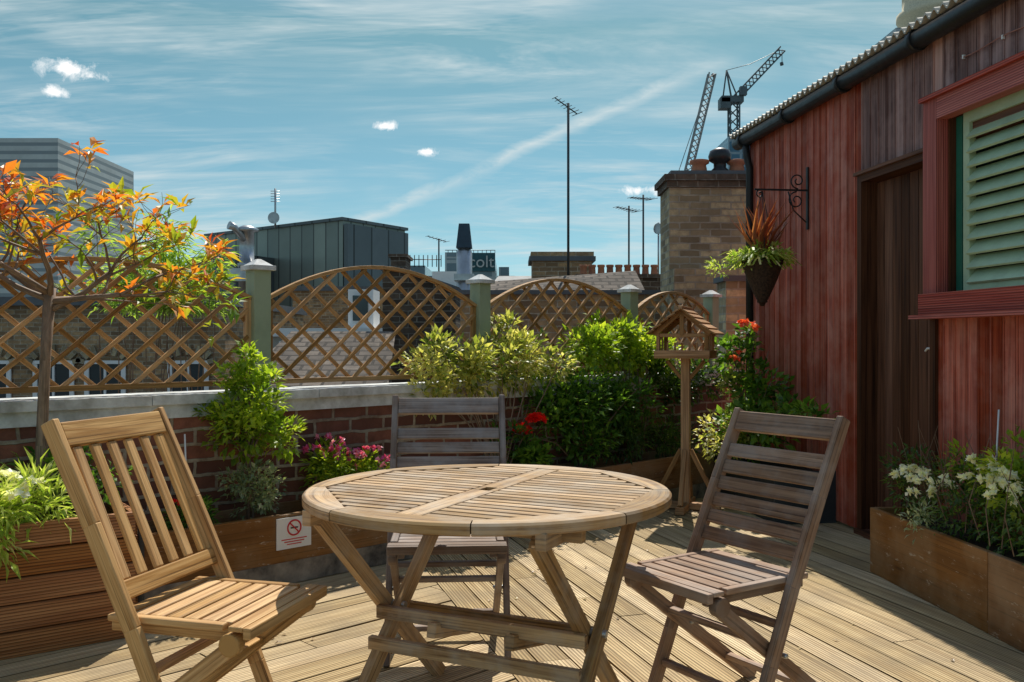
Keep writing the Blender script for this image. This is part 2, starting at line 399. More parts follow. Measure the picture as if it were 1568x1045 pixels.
sg=empty('no_smoking_sign')
c=WP(1.17,.446,.25)
b=B();b.beam(c-WD*.095,c+WD*.095,.006,.150,0,up=(0,0,1))
ring=[c+WN*.0045+V((0,0,.024))+(WD*math.cos(t)+V((0,0,math.sin(t))))*.036 for t in [2*math.pi*i/24 for i in range(25)]]
b.tube(ring,.004,6,1,cap=False)
cc=c+WN*.005+V((0,0,.024));b.beam(cc+(WD*-.7+V((0,0,.7)))*.032,cc+(WD*.7-V((0,0,.7)))*.032,.003,.006,1)
b.beam(cc-WD*.02,cc+WD*.02,.002,.007,2)
for i,l in enumerate((.07,.055,.04)):
    k=c+WN*.004+V((0,0,-.03-.012*i));b.beam(k-WD*l,k+WD*l,.001,.0045,1)
b.obj('plaque',[M_wht,M_red,M_black],sg)

# ---------------------------------------------------------------- shed
b=B()
H=2.78
def plank(u0,u1,z0,z1,mi,nn=.0):
    b.beam(SP((u0+u1)/2,nn,z0),SP((u0+u1)/2,nn,z1),u1-u0-.008,.022,mi,up=SN)
    b.beam(SP(u0+.012,nn+.012,z0+.003),SP(u0+.012,nn+.012,z1-.003),.010,.006,mi,up=SN)
u=0.0;pw=.094
DU0,DU1,DZ=1.763,2.585,2.19
WU0,WU1,WZ0,WZ1=2.66,3.95,1.40,2.33
while u<6.2:
    u1=u+pw;m_=(u+u1)/2
    if DU0<m_<DU1: plank(u,u1,DZ,H,1 if m_>DU0+.05 else 0)
    elif WU0<m_<WU1:
        plank(u,u1,0.02,WZ0,0);plank(u,u1,WZ1,H,1)
    elif DU1<=m_<=WU0:
        plank(u,u1,.02,1.36,0);plank(u,u1,1.36,H,2)
    else: plank(u,u1,.02,H,0 if m_<DU0 else 1)
    u=u1
b.beam(SP(0,-.045,1.4),SP(DU0,-.045,1.4),.06,2.74,3)
b.beam(SP(DU1,-.045,.69),SP(6.2,-.045,.69),.06,1.38,3)
b.beam(SP(DU0,-.045,2.48),SP(6.2,-.045,2.48),.06,.57,3)
k=0
while k<3.2:
    b.beam(SP(-.012,-.03-k-.05,.02),SP(-.012,-.03-k-.05,H+.17*k),.095,.022,0,up=SD);k+=.1
for uu in(DU0+.03,DU1-.02): b.beam(SP(uu,-.03,.0),SP(uu,-.03,DZ),.05,.12,3,up=SN,rn=.1)
b.beam(SP(DU0+.056,-.03,DZ-.02),SP(DU1-.046,-.03,DZ-.02),.12,.045,3,rn=.1)
b.beam(SP(DU0-.02,.02,DZ+.012),SP(DU1+.02,.02,DZ+.012),.05,.02,3)
k=DU0+.06
while k<DU1-.05:
    b.beam(SP(k+.045,-.085,.02),SP(k+.045,-.085,DZ-.05),.084,.03,3,up=SN);k+=.09
b.beam(SP(DU0,-.02,.01),SP(DU1,-.02,.01),.14,.05,3)
b.tube([SP(2.47,-.065,1.14),SP(2.47,-.03,1.14),SP(2.44,-.02,1.14),SP(2.42,-.02,1.125)],.006,6,4)
b.tube([SP(2.8+i*.09,.022,2.60-.006*math.sin(i*1.3)) for i in range(16)],.003,5,2)
for i in range(5): b.beam(SP(2.82+i*.3,.02,2.59),SP(2.82+i*.3,.02,2.61),.01,.012,4,up=SN)
F=.05
b.beam(SP(WU0-.03,F,WZ0-.07),SP(WU0-.03,F,WZ1+.10),.12,.07,5,up=SN)
b.beam(SP(WU0-.10,F+.012,WZ0-.03),SP(4.1,F+.012,WZ0-.03),.09,.11,5)
b.beam(SP(WU0+.031,F,WZ1+.045),SP(4.1,F,WZ1+.045),.07,.11,5)
b.beam(SP(WU0-.095,F+.015,WZ1+.11),SP(4.1,F+.015,WZ1+.11),.09,.022,5)
b.beam(SP(WU0-.12,F+.03,WZ0-.095),SP(4.1,F+.03,WZ0-.095),.14,.02,5)
b.beam(SP(WU0+.04,-.04,WZ0),SP(WU0+.04,-.04,WZ1),.02,.12,3,up=SN)
b.beam(SP(WU0+.085,-.03,WZ0+.02),SP(WU0+.085,-.03,WZ1-.01),.05,.05,6,up=SN)
b.beam(SP(WU0+.05,-.09,1.86),SP(3.95,-.09,1.86),.01,.94,7)
sh0=WU0+.13
b.beam(SP(sh0+.025,-.015,WZ0+.025),SP(sh0+.025,-.015,WZ1-.01),.05,.035,8,up=SN)
b.beam(SP(sh0,-.015,WZ0+.04),SP(3.9,-.015,WZ0+.04),.034,.07,8)
b.beam(SP(sh0,-.015,WZ1-.03),SP(3.9,-.015,WZ1-.03),.034,.06,8)
z=WZ0+.10
while z<WZ1-.08:
    b.beam(SP(sh0+.05,-.01,z),SP(3.9,-.01,z),.012,.085,8,up=(SN*-.75+V((0,0,.9))));z+=.072
b.tube([SP(u_,.07,H+.01) for u_ in(-.12,6.3)],.052,12,9)
u=.0
while u<6:
    b.tube([SP(u,.07,H+.01),SP(u+.05,.07,H+.01)],.062,12,9);u+=.82
b.tube([SP(.05,.07,H),SP(.05,.06,H-.12),SP(.05,.035,H-.22),SP(.05,.035,.1)],.03,10,9)
top=[]
for i in range(int(6.5/.076*6)):
    top.append((-.15+i*.076/6,.018*math.cos(2*math.pi*i/6)))
lo_=[(.13,H+.075),(-3.3,H+.65)]
for (a,ha),(c,hc) in zip(top,top[1:]):
    for dz in(0,.012):
        P4=[SP(a,lo_[0][0],lo_[0][1]+ha-dz),SP(c,lo_[0][0],lo_[0][1]+hc-dz),SP(c,lo_[1][0],lo_[1][1]+hc-dz),SP(a,lo_[1][0],lo_[1][1]+ha-dz)]
        b.face(P4 if dz else P4[::-1],[(0,0)]*4,10,.5,True)
    b.face([SP(a,.13,H+.075+ha),SP(c,.13,H+.075+hc),SP(c,.13,H+.063+hc),SP(a,.13,H+.063+ha)],[(0,0)]*4,10)
b.obj('timber_clad_shed',[W_red,W_dark,W_pink,W_door,M_wht,W_frame,M_teal,M_glass,M_shut,M_black,M_rib])

# ---------------------------------------------------------------- table
b=B()
C=V((-.074,2.80,0));ts=V((.9,-.43,0)).normalized();tt=V((.43,.9,0)).normalized()
def TP(s,t,z): return C+ts*s+tt*t+V((0,0,z))
Ro=.555;zt=.73;th=.032
def octr(t,Rc=.505):
    a=(t+math.pi/8)%(math.pi/4)-math.pi/8
    return Rc*math.cos(math.pi/8)/math.cos(a)
NS=96
for i in range(NS):
    t0=2*math.pi*i/NS;t1=2*math.pi*(i+1)/NS
    rn=(((i+6)//12%8)*.37+.1)%1
    if (i+6)%12==0: t0+=.006
    for (ra,za,rb,zb) in(('i',zt,Ro-.006,zt),(Ro-.006,zt,Ro,zt-.006),(Ro,zt-.006,Ro,zt-th+.004),(Ro,zt-th+.004,Ro-.006,zt-th),(Ro-.006,zt-th,'i',zt-th),('i',zt-th,'i',zt)):
        r=lambda x,t:octr(t) if x=='i' else x
        P4=[TP(r(ra,t0)*math.cos(t0),r(ra,t0)*math.sin(t0),za),TP(r(rb,t0)*math.cos(t0),r(rb,t0)*math.sin(t0),zb),TP(r(rb,t1)*math.cos(t1),r(rb,t1)*math.sin(t1),zb),TP(r(ra,t1)*math.cos(t1),r(ra,t1)*math.sin(t1),za)]
        o_=rn*20
        b.face(P4,[(o_+t0*.5,r(ra,t0)+za),(o_+t0*.5,r(rb,t0)+zb),(o_+t1*.5,r(rb,t1)+zb),(o_+t1*.5,r(ra,t1)+za)],0,rn)
ap=.505*math.cos(math.pi/8)
def half(v):
    v=abs(v); e=ap*math.tan(math.pi/8)
    return ap if v<=e else ap-(v-e)
b.beam(TP(0,-ap,zt-.014),TP(0,-.03,zt-.014),.075,.024,0);b.beam(TP(0,.03,zt-.014),TP(0,ap,zt-.014),.075,.024,0)
b.beam(TP(-.0375,0,zt-.014),TP(-.018,0,zt-.014),.06,.024,0);b.beam(TP(.0375,0,zt-.014),TP(.018,0,zt-.014),.06,.024,0)
v=-ap+.025
while v<ap-.01:
    hl=half(v)-.003
    for sgn in(-1,1): b.beam(TP(sgn*.042,v,zt-.013),TP(sgn*hl,v,zt-.013),.033,.022,0)
    v+=.0447
for s_ in(-.36,.36): b.beam(TP(s_,-.42,zt-.05),TP(s_,.42,zt-.05),.03,.045,0)
for t_ in(-.3,.3): b.beam(TP(-.43,t_,zt-.048),TP(.43,t_,zt-.048),.03,.04,0)
for s_ in(-.34,.34):
    b.beam(TP(s_-.019,-.36,zt-.06),TP(s_-.019,.33,0),.03,.05,0)
    b.beam(TP(s_+.019,.36,zt-.06),TP(s_+.019,-.33,0),.03,.05,0)
    b.tube([TP(s_-.045,0,.335),TP(s_+.045,0,.335)],.012,10,1)
for t_,z_ in((-.075,.33),(.09,.30),(-.12,.245)):
    b.beam(TP(-.35,t_,z_),TP(.35,t_,z_),.024,.04,0)
for s_ in(-.13,.13): b.beam(TP(s_,-.12,.31),TP(s_,.11,.26),.03,.045,0)
b.obj('round_wooden_garden_table',[W_table,M_steel],bevel=.0025)

# ---------------------------------------------------------------- chairs
def chair(name,org,face,mat,vertical=False,w=.44,top=.95,lean=.31,foot=.18,sf=.29):
    b=B();o=V((*org,0));f=V((*face,0)).normalized();l=V((-f.y,f.x,0))
    def Pp(x,y,z):return o+f*x+l*y+V((0,0,z))
    hw=w/2
    ax=lambda z: -lean+(foot+lean)*(top-z)/top
    zs=.44
    for sd in(-1,1):
        zsq=[0,.22,zs,.7,top]
        off=[0,.012,.02,.012,-.006]
        pp=[Pp(ax(z)+q_*0.6,sd*hw,z) for z,q_ in zip(zsq,off)]
        for a,c in zip(pp,pp[1:]): b.beam(a,c+(c-a).normalized()*.003,.044,.024,0,up=l,rn=.5+sd*.1)
        b.beam(Pp(sf-.03,sd*(hw-.03),zs-.03),Pp(-.27,sd*(hw-.03),0),.042,.024,0,up=l)
        b.tube([Pp(.035,sd*(hw+.016),.245),Pp(.035,sd*(hw-.05),.245)],.008,8,1)
        b.beam(Pp(-.11,sd*(hw-.058),zs-.005),Pp(sf,sd*(hw-.058),zs-.005),.024,.036,0)
        b.tube([Pp(sf-.03,sd*(hw-.044),zs-.022),Pp(sf-.03,sd*(hw-.012),zs-.022)],.03,14,0)
    n_=8
    st=(sf+.015+.10)/n_
    for i in range(n_):
        xx=-.10+st*(i+.5)
        b.beam(Pp(xx,-hw+.045 if i<n_-1 else -hw+.01,zs+.021),Pp(xx,hw-.045 if i<n_-1 else hw-.01,zs+.021),st-.009,.014,0)
    b.beam(Pp(sf+.022,-hw+.01,zs+.012),Pp(sf+.022,hw-.01,zs+.012),.022,.03,0)
    for sd in(-1,1): b.beam(Pp(-.10,sd*(hw-.030),zs+.020),Pp(sf-.05,sd*(hw-.030),zs+.020),.026,.018,0)
    zb0=.53;iw=hw-.013
    def R_(z,th=.022,h=.05):
        up=V((0,0,1))*top+f*-(foot+lean)
        b.beam(Pp(ax(z)+.006,-iw,z),Pp(ax(z)+.006,iw,z),th,h,0,up=up)
    R_(top-.035,h=.07)
    if vertical:
        R_(zb0,h=.05)
        for i in range(6):
            y=-iw+.035+(2*iw-.07)*i/5
            b.beam(Pp(ax(zb0+.024)+.006,y,zb0+.024),Pp(ax(top-.068)+.006,y,top-.068),.034,.012,0,up=f)
    else:
        z=zb0
        while z<top-.1: R_(z,.013,.047);z+=.0545
    b.beam(Pp(ax(.12),-iw,.12),Pp(ax(.12),iw,.12),.03,.02,0)
    b.beam(Pp(ax(.33),-iw,.33),Pp(ax(.33),iw,.33),.03,.02,0)
    tx=lambda z:-.27+(sf-.03+.27)*z/(zs-.03)
    b.beam(Pp(tx(.10),-hw+.04,.10),Pp(tx(.10),hw-.04,.10),.03,.02,0)
    b.beam(Pp(tx(.3),-hw+.04,.3),Pp(tx(.3),hw-.04,.3),.03,.02,0)
    return b.obj(name,[mat,M_steel],bevel=.004)
chair('folding_garden_chair',(-.905,2.55),(.965,-.26),W_left,True,w=.44,top=.965,lean=.26)
chair('folding_garden_chair.001',(.72,2.92),(-.84,-.54),W_grey,False,w=.43,top=.935,lean=.24,sf=.30)
chair('folding_garden_chair.002',(-.245,3.5),(.06,-1),W_gry2,False,w=.44,top=.945,lean=.31)

# ---------------------------------------------------------------- bird table
b=B();c=V((1.216,6.4,0));f1=V((-.35,-.93,0)).normalized();f2=V((-f1.y,f1.x,0))
def BP(x,y,z):return c+f2*x+f1*y+V((0,0,z))
b.beam(BP(0,0,.05),BP(0,0,1.06),.06,.06,0,up=f1)
for d1 in(f1,f2):
    b.beam(c-d1*.24+V((0,0,.03)),c+d1*.24+V((0,0,.03)),.06,.05 if d1 is f1 else .044,0)
    for s_ in(-1,1): b.beam(c+d1*s_*.22+V((0,0,.06)),c+d1*s_*.035+V((0,0,.42)),.03,.03,0)
for s_ in(-1,1): b.beam(BP(s_*.03,0,.92),BP(s_*.13,0,1.04),.03,.025,0)
b.beam(BP(-.19,0,1.07),BP(.19,0,1.07),.34,.02,0)
for s_ in(-1,1):
    b.beam(BP(-.19,s_*.165,1.095),BP(.19,s_*.165,1.095),.014,.04,0);b.beam(BP(s_*.183,-.155,1.095),BP(s_*.183,.155,1.095),.014,.038,0)
    for q_ in(-1,1): b.beam(BP(s_*.165,q_*.14,1.08),BP(s_*.165,q_*.14,1.23),.025,.025,0,up=f1)
    for q_ in(-.09,.0,.09): b.beam(BP(s_*.165,q_,1.08),BP(s_*.165,q_,1.22),.012,.012,0,up=f1)
    for q_ in(-.1,-.05,.05,.1): b.beam(BP(q_,s_*.14,1.08),BP(q_,s_*.14,1.17),.012,.012,0,up=f1)
    b.beam(BP(-.16,s_*.14,1.22),BP(.16,s_*.14,1.22),.02,.025,0)
for s_ in(-1,1):
    for i in range(5):
        a0=i/5;a1=(i+1.25)/5
        x0,z0=s_*.235*(1-a0),1.215+.185*a0;x1,z1=s_*.235*max(0,1-a1),1.215+.185*min(1,a1)
        b.beam(BP((x0+x1)/2,-.22,(z0+z1)/2+.006),BP((x0+x1)/2,.22,(z0+z1)/2+.006),.065,.011,0,up=V((0,0,1))+f2*s_*.55)
for q_ in(-.15,.15):
    for s_ in(-1,1): b.beam(BP(s_*.19,q_,1.225),BP(0,q_,1.385),.014,.03,0)
    b.beam(BP(0,q_,1.22),BP(0,q_,1.37),.03,.014,0,up=f1)
b.beam(BP(0,-.225,1.408),BP(0,.225,1.408),.03,.022,0)
b.obj('wooden_bird_table',[W_bird],bevel=.002)

# ---------------------------------------------------------------- foliage
def foliage(b,blobs,size,mi,asp=.5,base=None,mstem=None,per=22,up=.4,sk=6):
    for (cx,cy,cz,rx,ry,rz,cnt) in blobs:
        K=max(3,cnt//per)
        for k in range(K):
            d=V((random.gauss(0,1),random.gauss(0,1),random.gauss(0,1))).normalized()*(R()**.45)
            cc=V((cx+d.x*rx,cy+d.y*ry,cz+d.z*rz));cr=R()
            rr=min(rx,ry,rz)*U(.22,.42)+size*.4
            if base is not None and k%sk==0:
                bb=V(base);mid=(bb+cc)/2+V((U(-.05,.05),U(-.05,.05),.06))
                b.tube([bb,mid,cc],[.006,.004,.002],5,mstem,cap=False)
            for j in range(per):
                e=V((random.gauss(0,1),random.gauss(0,1),random.gauss(0,1))).normalized()
                p=cc+e*rr*(R()**.4)
                dr=(e*.8+d*.5+V((U(-.5,.5),U(-.5,.5),U(-.3,.3)+up*.4)))
                nm=V((U(-.6,.6),U(-.6,.6),1)).normalized()
                L=size*U(.6,1.25)
                b.leaf(p,dr,nm,L,L*asp,mi,min(1,max(0,cr*.55+R()*.45)))
def blooms(b,blobs,mi,size=.02,pet=9,n=20):
    for (cx,cy,cz,rx,ry,rz) in blobs:
        for k in range(n):
            d=V((random.gauss(0,1),random.gauss(0,1)-.5,abs(random.gauss(0,1)))).normalized()
            p=V((cx+d.x*rx,cy+d.y*ry,cz+d.z*rz));r=R()
            for j in range(pet):
                e=V((random.gauss(0,1),random.gauss(0,1),random.gauss(0,1)+.3)).normalized()
                b.leaf(p,e,V((U(-1,1),U(-1,1),1)),size*U(.7,1.2),size*.8,mi,min(1,max(0,r*.5+R()*.5)))
L_yel=leafm('leaf_yellow_green',[(.09,.16,.015),(.26,.37,.035),(.54,.60,.07)],.5)
L_mid=leafm('leaf_mid_green',[(.03,.08,.014),(.10,.21,.028),(.22,.37,.05)],.45)
L_drk=leafm('leaf_dark_green',[(.025,.06,.016),(.07,.14,.026),(.18,.26,.05)],.4)
L_var=leafm('leaf_variegated',[(.07,.13,.02),(.24,.29,.06),(.54,.52,.18),(.72,.65,.34)],.45)
L_gry=leafm('leaf_silver',[(.10,.16,.08),(.26,.33,.18),(.60,.63,.46)],.35)
L_pho=leafm('leaf_photinia',[(.12,.22,.02),(.32,.36,.04),(.58,.32,.04),(.66,.19,.035),(.48,.08,.025)],.45)
L_bam=leafm('leaf_bamboo',[(.13,.24,.04),(.28,.40,.07),(.42,.52,.16)],.5)
L_grs=leafm('leaf_spider',[(.16,.28,.04),(.4,.5,.1),(.68,.68,.35)],.45)
L_rsp=leafm('leaf_cordyline',[(.28,.09,.05),(.45,.2,.1)],.4)
L_dead=leafm('dead_leaf',[(.12,.07,.03),(.30,.18,.08),(.35,.28,.1)],.1)
F_pink=leafm('petal_pink',[(.55,.03,.20),(.75,.12,.38),(.85,.45,.6)],.35)
F_red=leafm('petal_red',[(.6,.01,.008),(.85,.03,.015)],.35)
F_wht=leafm('petal_white',[(.7,.7,.6),(.9,.9,.84)],.3)
F_cor=leafm('petal_coral',[(.7,.07,.03),(.85,.25,.14)],.35)
def wv(s,nn,z):
    p=WP(s,nn,z);return p.x,p.y,p.z
b=B();x,y,_=wv(1.02,.27,0)
b.tube([(x,y,.25),(x+.01,y,.45),(x-.01,y,.65),(x,y,.85)],[.013,.011,.009,.006],7,1)
b.tube([(x+.02,y,.25),(x+.03,y+.01,.4),(x+.01,y,.6)],[.008,.007,.005],6,1)
foliage(b,[(x,y,.74,.18,.17,.12,850),(x+.03,y,.86,.16,.15,.12,650),(x-.04,y,.99,.09,.09,.10,260),(x+.0,y,1.09,.05,.05,.07,110),(x-.19,y,.82,.07,.06,.04,90),(x+.19,y,.70,.07,.07,.07,140),(x+.1,y,.98,.05,.05,.05,60)],.048,0,.5,base=(x,y,.6),mstem=1)
b.obj('small_standard_shrub',[L_yel,M_bark])
b=B();foliage(b,[(x+.04,y-.02,.46,.14,.11,.13,800),(x-.05,y-.02,.5,.07,.07,.06,150)],.03,0,.55);b.obj('variegated_ground_shrub',[L_gry])
b=B();x,y,_=wv(.74,.27,0);foliage(b,[(x,y,.36,.10,.1,.10,420)],.035,0);b.tube([(x-.0,y-.05,.2),(x-.02,y-.05,.75)],.004,6,1)
blooms(b,[(x-.05,y-.08,.44,.02,.02,.02)],2,.02,8,3);b.obj('small_bedding_plant',[L_mid,M_wht,F_red])
b=B();x,y,_=wv(1.62,.27,0)
foliage(b,[(x-.10,y-.05,.50,.14,.12,.13,800),(x+.10,y+.03,.46,.13,.12,.10,600)],.045,0,.5)
blooms(b,[(x-.12,y-.05,.57,.12,.11,.11),(x+.12,y,.52,.16,.1,.09)],1,.024,9,26)
b.obj('pink_flowering_plant',[L_yel,F_pink])
b=B();x,y,_=wv(2.94,.30,0)
foliage(b,[(x,y,.45,.12,.12,.09,420)],.055,1,.85)
blooms(b,[(x-.04,y-.04,.61,.055,.04,.035),(x+.05,y-.04,.68,.05,.035,.035)],0,.03,10,24)
for q_ in(-.03,.04): b.tube([(x,y,.4),(x+q_,y-.04,.6)],.004,5,1)
b.obj('red_geranium',[F_red,L_mid])
def seg(s0,s1,nn,z,r,rz,cnt,k):
    out=[]
    for i in range(k):
        s_=s0+(s1-s0)*(i+.5)/k;x,y,zz=wv(s_,nn+U(-.04,.04),z+U(-.05,.05));out.append((x,y,zz,r*U(.85,1.2),r*U(.8,1.1),rz*U(.8,1.25),cnt))
    return out
b=B();foliage(b,seg(2.2,3.3,.16,1.02,.18,.15,600,5)+[(*wv(2.95,.1,1.20),.12,.12,.12,260),(*wv(2.30,.16,.88),.15,.14,.12,300)],.054,0,.46,base=wv(2.75,.25,.3),mstem=1,sk=12)
b.obj('variegated_elaeagnus_shrub',[L_var,M_bark])
b=B();foliage(b,seg(3.1,4.05,.22,.74,.19,.2,850,4)+[(*wv(2.75,.3,.55),.12,.1,.1,160),(*wv(3.5,.3,.5),.2,.15,.12,500)],.055,0,.5,base=wv(3.5,.25,.3),mstem=1,sk=12);b.obj('climbing_green_shrub',[L_mid,M_bark])
b=B();foliage(b,seg(3.6,4.55,.14,1.10,.21,.16,760,4)+[(*wv(4.05,.1,1.26),.2,.14,.10,340)],.058,0,.5,base=wv(4.1,.25,.3),mstem=1,sk=12)
for q_ in(-.02,.02,.05): b.tube([wv(4.1+q_,.26,.3),wv(4.1+q_*2,.26,.6),wv(4.1+q_*4,.2,1.0)],.008,6,1)
b.obj('golden_mock_orange_shrub',[L_yel,M_bark])
b=B();foliage(b,seg(3.75,4.7,.3,.48,.14,.13,420,4),.06,0,.22);foliage(b,seg(4.3,5.2,.2,.85,.16,.16,420,4),.05,0,.5);b.obj('mixed_bedding_foliage',[L_drk])
b=B();x,y=1.68,6.62
foliage(b,[(x,y,.55,.22,.2,.18,520),(x+.1,y-.05,.85,.2,.15,.15,380),(x-.05,y,1.08,.13,.12,.12,220),(x+.15,y-.7,.70,.14,.14,.10,170),(x+.20,y-.95,.72,.10,.1,.05,80),(x+.05,y-.4,.6,.16,.16,.16,260),(x+.02,y,1.22,.07,.07,.06,70)],.07,0,.62,base=(x,y,.3),mstem=1,per=14)
foliage(b,[(x-.12,y-.1,.52,.24,.16,.17,700),(x-.1,y-.1,.85,.12,.1,.1,160)],.045,3,.5)
blooms(b,[(x+.0,y-.05,1.27,.08,.05,.05)],2,.035,9,9);blooms(b,[(x-.06,y-.1,1.0,.08,.03,.1)],2,.03,8,4)
for i in range(6):
    b.tube([(x,y,.3),(x+U(-.05,.1),y,.7),(x+U(-.12,.2),y-U(0,.1),U(1.0,1.28))],[.008,.006,.003],6,1)
b.obj('climbing_rose',[L_mid,M_bark,F_cor,L_var])
b=B()
bl=[]
for i in range(9):
    t=i/8;yy=4.55-t*2.0;xx=2.0+t*.12
    bl.append((xx+U(-.04,.08),yy,.42+U(0,.08),.16,.16,.13+U(0,.08),620))
foliage(b,bl,.04,0,.4)
foliage(b,[(2.12,4.1,.58,.13,.18,.13,420),(2.10,3.75,.64,.13,.18,.14,520),(2.2,3.3,.62,.15,.2,.15,400)],.045,2,.5)
foliage(b,[(1.87,4.25,.38,.09,.14,.09,260)],.035,3,.3)
blooms(b,[(1.94,4.25,.48,.11,.12,.09),(2.0,3.9,.58,.1,.12,.1),(1.94,4.45,.5,.08,.08,.07),(1.98,3.7,.55,.08,.1,.1)],1,.026,14,16)
for i in range(40):
    x,y=U(1.93,2.2),U(3.3,4.6);b.tube([(x,y,.35),(x+U(-.05,.05),y,.5),(x+U(-.1,.1),y+U(-.05,.05),U(.6,.8))],[.003,.0025,.001],4,4,cap=False)
b.tube([(2.1,4.0,.3),(2.13,4.0,.88)],.004,6,5)
b.obj('planter_bedding_plants',[L_drk,F_wht,L_yel,L_gry,M_bark,M_wht])
b=B()
foliage(b,[(-2.05,3.38,.56,.22,.16,.09,800),(-1.85,3.55,.54,.13,.12,.10,420),(-1.9,3.35,.47,.14,.06,.08,200)],.085,0,.16,up=.2)
blooms(b,[(-1.92,3.40,.61,.16,.14,.07),(-2.1,3.4,.6,.2,.14,.07)],1,.036,11,20)
foliage(b,[(-1.85,3.85,.60,.3,.1,.12,500)],.05,2,.5)
b.obj('white_daisy_plant',[L_grs,F_wht,L_mid])

b=B();tips=[]
def grow(p,d,L,r,dep):
    pts=[p];rad=[r];q=p.copy();dd=d.normalized();ns=4
    for i in range(ns):
        dd=(dd+V((U(-.25,.25),U(-.25,.25),U(-.10,.12)))).normalized();q=q+dd*L/ns;pts.append(q.copy());rad.append(r*(1-.4*(i+1)/ns))
    b.tube(pts,rad,6 if dep else 8,0,.5)
    if dep>=3: tips.append((q,dd));return
    if dep>=2: tips.append((pts[2],dd))
    for k in range(3 if dep else 4):
        a=U(0,2*math.pi);sd=V((math.cos(a),math.sin(a),U(-.25,.40)))
        grow(pts[-1 if k<2 else 3],(dd*.75+sd*.75),L*U(.62,.85),rad[-1]*.75,dep+1)
tb=V((-1.94,3.77,.4))
tr=[tb,tb+V((.0,0,.35)),tb+V((.015,0,.7)),tb+V((.035,0,1.0))]
b.tube(tr,[.027,.023,.021,.024],10,0)
for k in range(7):
    a=k*math.pi*2/7+U(-.3,.3)
    grow(tr[-1]-V((0,0,U(0,.1))),V((math.cos(a)*1.0,math.sin(a)*.9,U(.05,.85))),U(.23,.32),.014,0)
for q,d in tips:
    if R()<.34: continue
    cr=min(1,max(0,(q.z-1.45)*.7+U(.05,.6)))
    for j in range(random.randint(5,9)):
        e=(d*.4+V((random.gauss(0,1),random.gauss(0,1),random.gauss(0,.7)+.2))).normalized()
        L=U(.05,.09);b.leaf(q+e*.008-d*U(0,.05),e,V((U(-.5,.5),U(-.5,.5),1)),L,L*.36,1,min(1,max(0,cr+U(-.25,.25))))
b.obj('photinia_tree',[M_bark,L_pho])

b=B()
for i in range(20):
    x,y=U(-2.50,-1.85),U(5.3,5.9);h=U(1.5,2.0)
    p=[(x,y,-1.6),(x+U(-.05,.05),y,.8),(x+U(-.1,.12),y,h)];b.tube(p,[.006,.004,.002],5,1,cap=False)
    for j in range(40):
        z=U(1.38,h);t=(z-.8)/(h-.8);q=V((p[1][0]+(p[2][0]-p[1][0])*t,y,z))
        for m_ in range(4):
            e=V((U(-1,1),U(-1,1),U(-.5,.6)));b.leaf(q+e*U(.02,.1),e,V((U(-.5,.5),U(-.5,.5),1)),U(.06,.11),.016,0,R())
b.obj('bamboo_clump',[L_bam,M_bark])
b=B()
for i in range(110):
    if i%2: p=WP(U(.6,5),U(.5,1.3)**1.4,.004)
    else: p=V((U(-1.2,1.7),U(3.3,6.5),.004))
    a=U(0,6.28);b.leaf(p,V((math.cos(a),math.sin(a),U(0,.2))),V((U(-.2,.2),U(-.2,.2),1)),U(.015,.04),U(.008,.018),0,R())
b.obj('fallen_leaves',[L_dead])

# ---------------------------------------------------------------- hanging basket
b=B();u_=1.06
b.beam(SP(u_,.02,1.95),SP(u_,.02,2.38),.025,.01,0,up=SN)
b.beam(SP(u_,.025,2.22),SP(u_,.40,2.22),.012,.012,0)
def spir(cx,cz,r0,turn,s0,sgn=1):
    return [SP(u_,cx+r0*(1-.75*t)*math.cos(s0+sgn*turn*t*2*math.pi),cz+r0*(1-.75*t)*math.sin(s0+sgn*turn*t*2*math.pi)) for t in [i/24 for i in range(25)]]
b.tube(spir(.09,2.285,.055,1.4,-1.6),.005,5,0);b.tube(spir(.10,2.15,.06,1.4,1.6,-1),.005,5,0)
b.tube(spir(.36,2.19,.03,1.2,1.6,-1),.005,5,0);b.tube([SP(u_,.03,2.0),SP(u_,.12,2.08),SP(u_,.16,2.21)],.005,5,0)
bc=SP(u_,.345,0)
for k in range(3):
    a=k*2.1+.4;b.tube([bc+V((0,0,2.21)),bc+V((.125*math.cos(a),.125*math.sin(a),1.73))],.0025,4,0)
b.tube([bc+V((0,0,z)) for z in(1.42,1.46,1.52,1.60,1.68,1.715,1.73)],[.012,.035,.065,.10,.128,.138,.142],22,1)
for i in range(14):
    z=1.45+i*.0205;r=.03+(z-1.45)/.28*.112
    b.tube([bc+V((r*math.cos(t),r*math.sin(t),z+.004*math.sin(t*11+i*1.5))) for t in [2*math.pi*j/33 for j in range(34)]],.005,4,1,cap=False)
for i in range(260):
    a=U(0,6.28);e=V((math.cos(a),math.sin(a),U(.1,1.1)));L=U(.12,.24)
    p=bc+V((U(-.08,.08),U(-.08,.08),1.74))
    e.normalize()
    for s_ in range(4):
        e2=(e+V((0,0,-.35*s_))).normalized();q=p+e2*L/4
        sd=e2.cross(V((0,0,1))).normalized()*.008
        b.face([p-sd,p+sd,q+sd*.8,q-sd*.8],[(0,0)]*4,2,R());p=q
foliage(b,[(bc.x-.13,bc.y,1.74,.12,.1,.06,230),(bc.x,bc.y,1.78,.13,.1,.06,260),(bc.x-.27,bc.y,1.67,.09,.07,.08,110),(bc.x+.13,bc.y,1.77,.07,.06,.05,90)],.04,2,.4)
for i in range(60):
    a=U(0,6.28);h=U(.2,.46);b.leaf(bc+V((0,0,1.74)),V((math.cos(a)*U(.05,.8),math.sin(a)*.5,1)),V((math.sin(a),-math.cos(a),.1)),h,.007,3,R())
b.obj('hanging_basket',[M_iron,M_wick,L_grs,L_rsp])

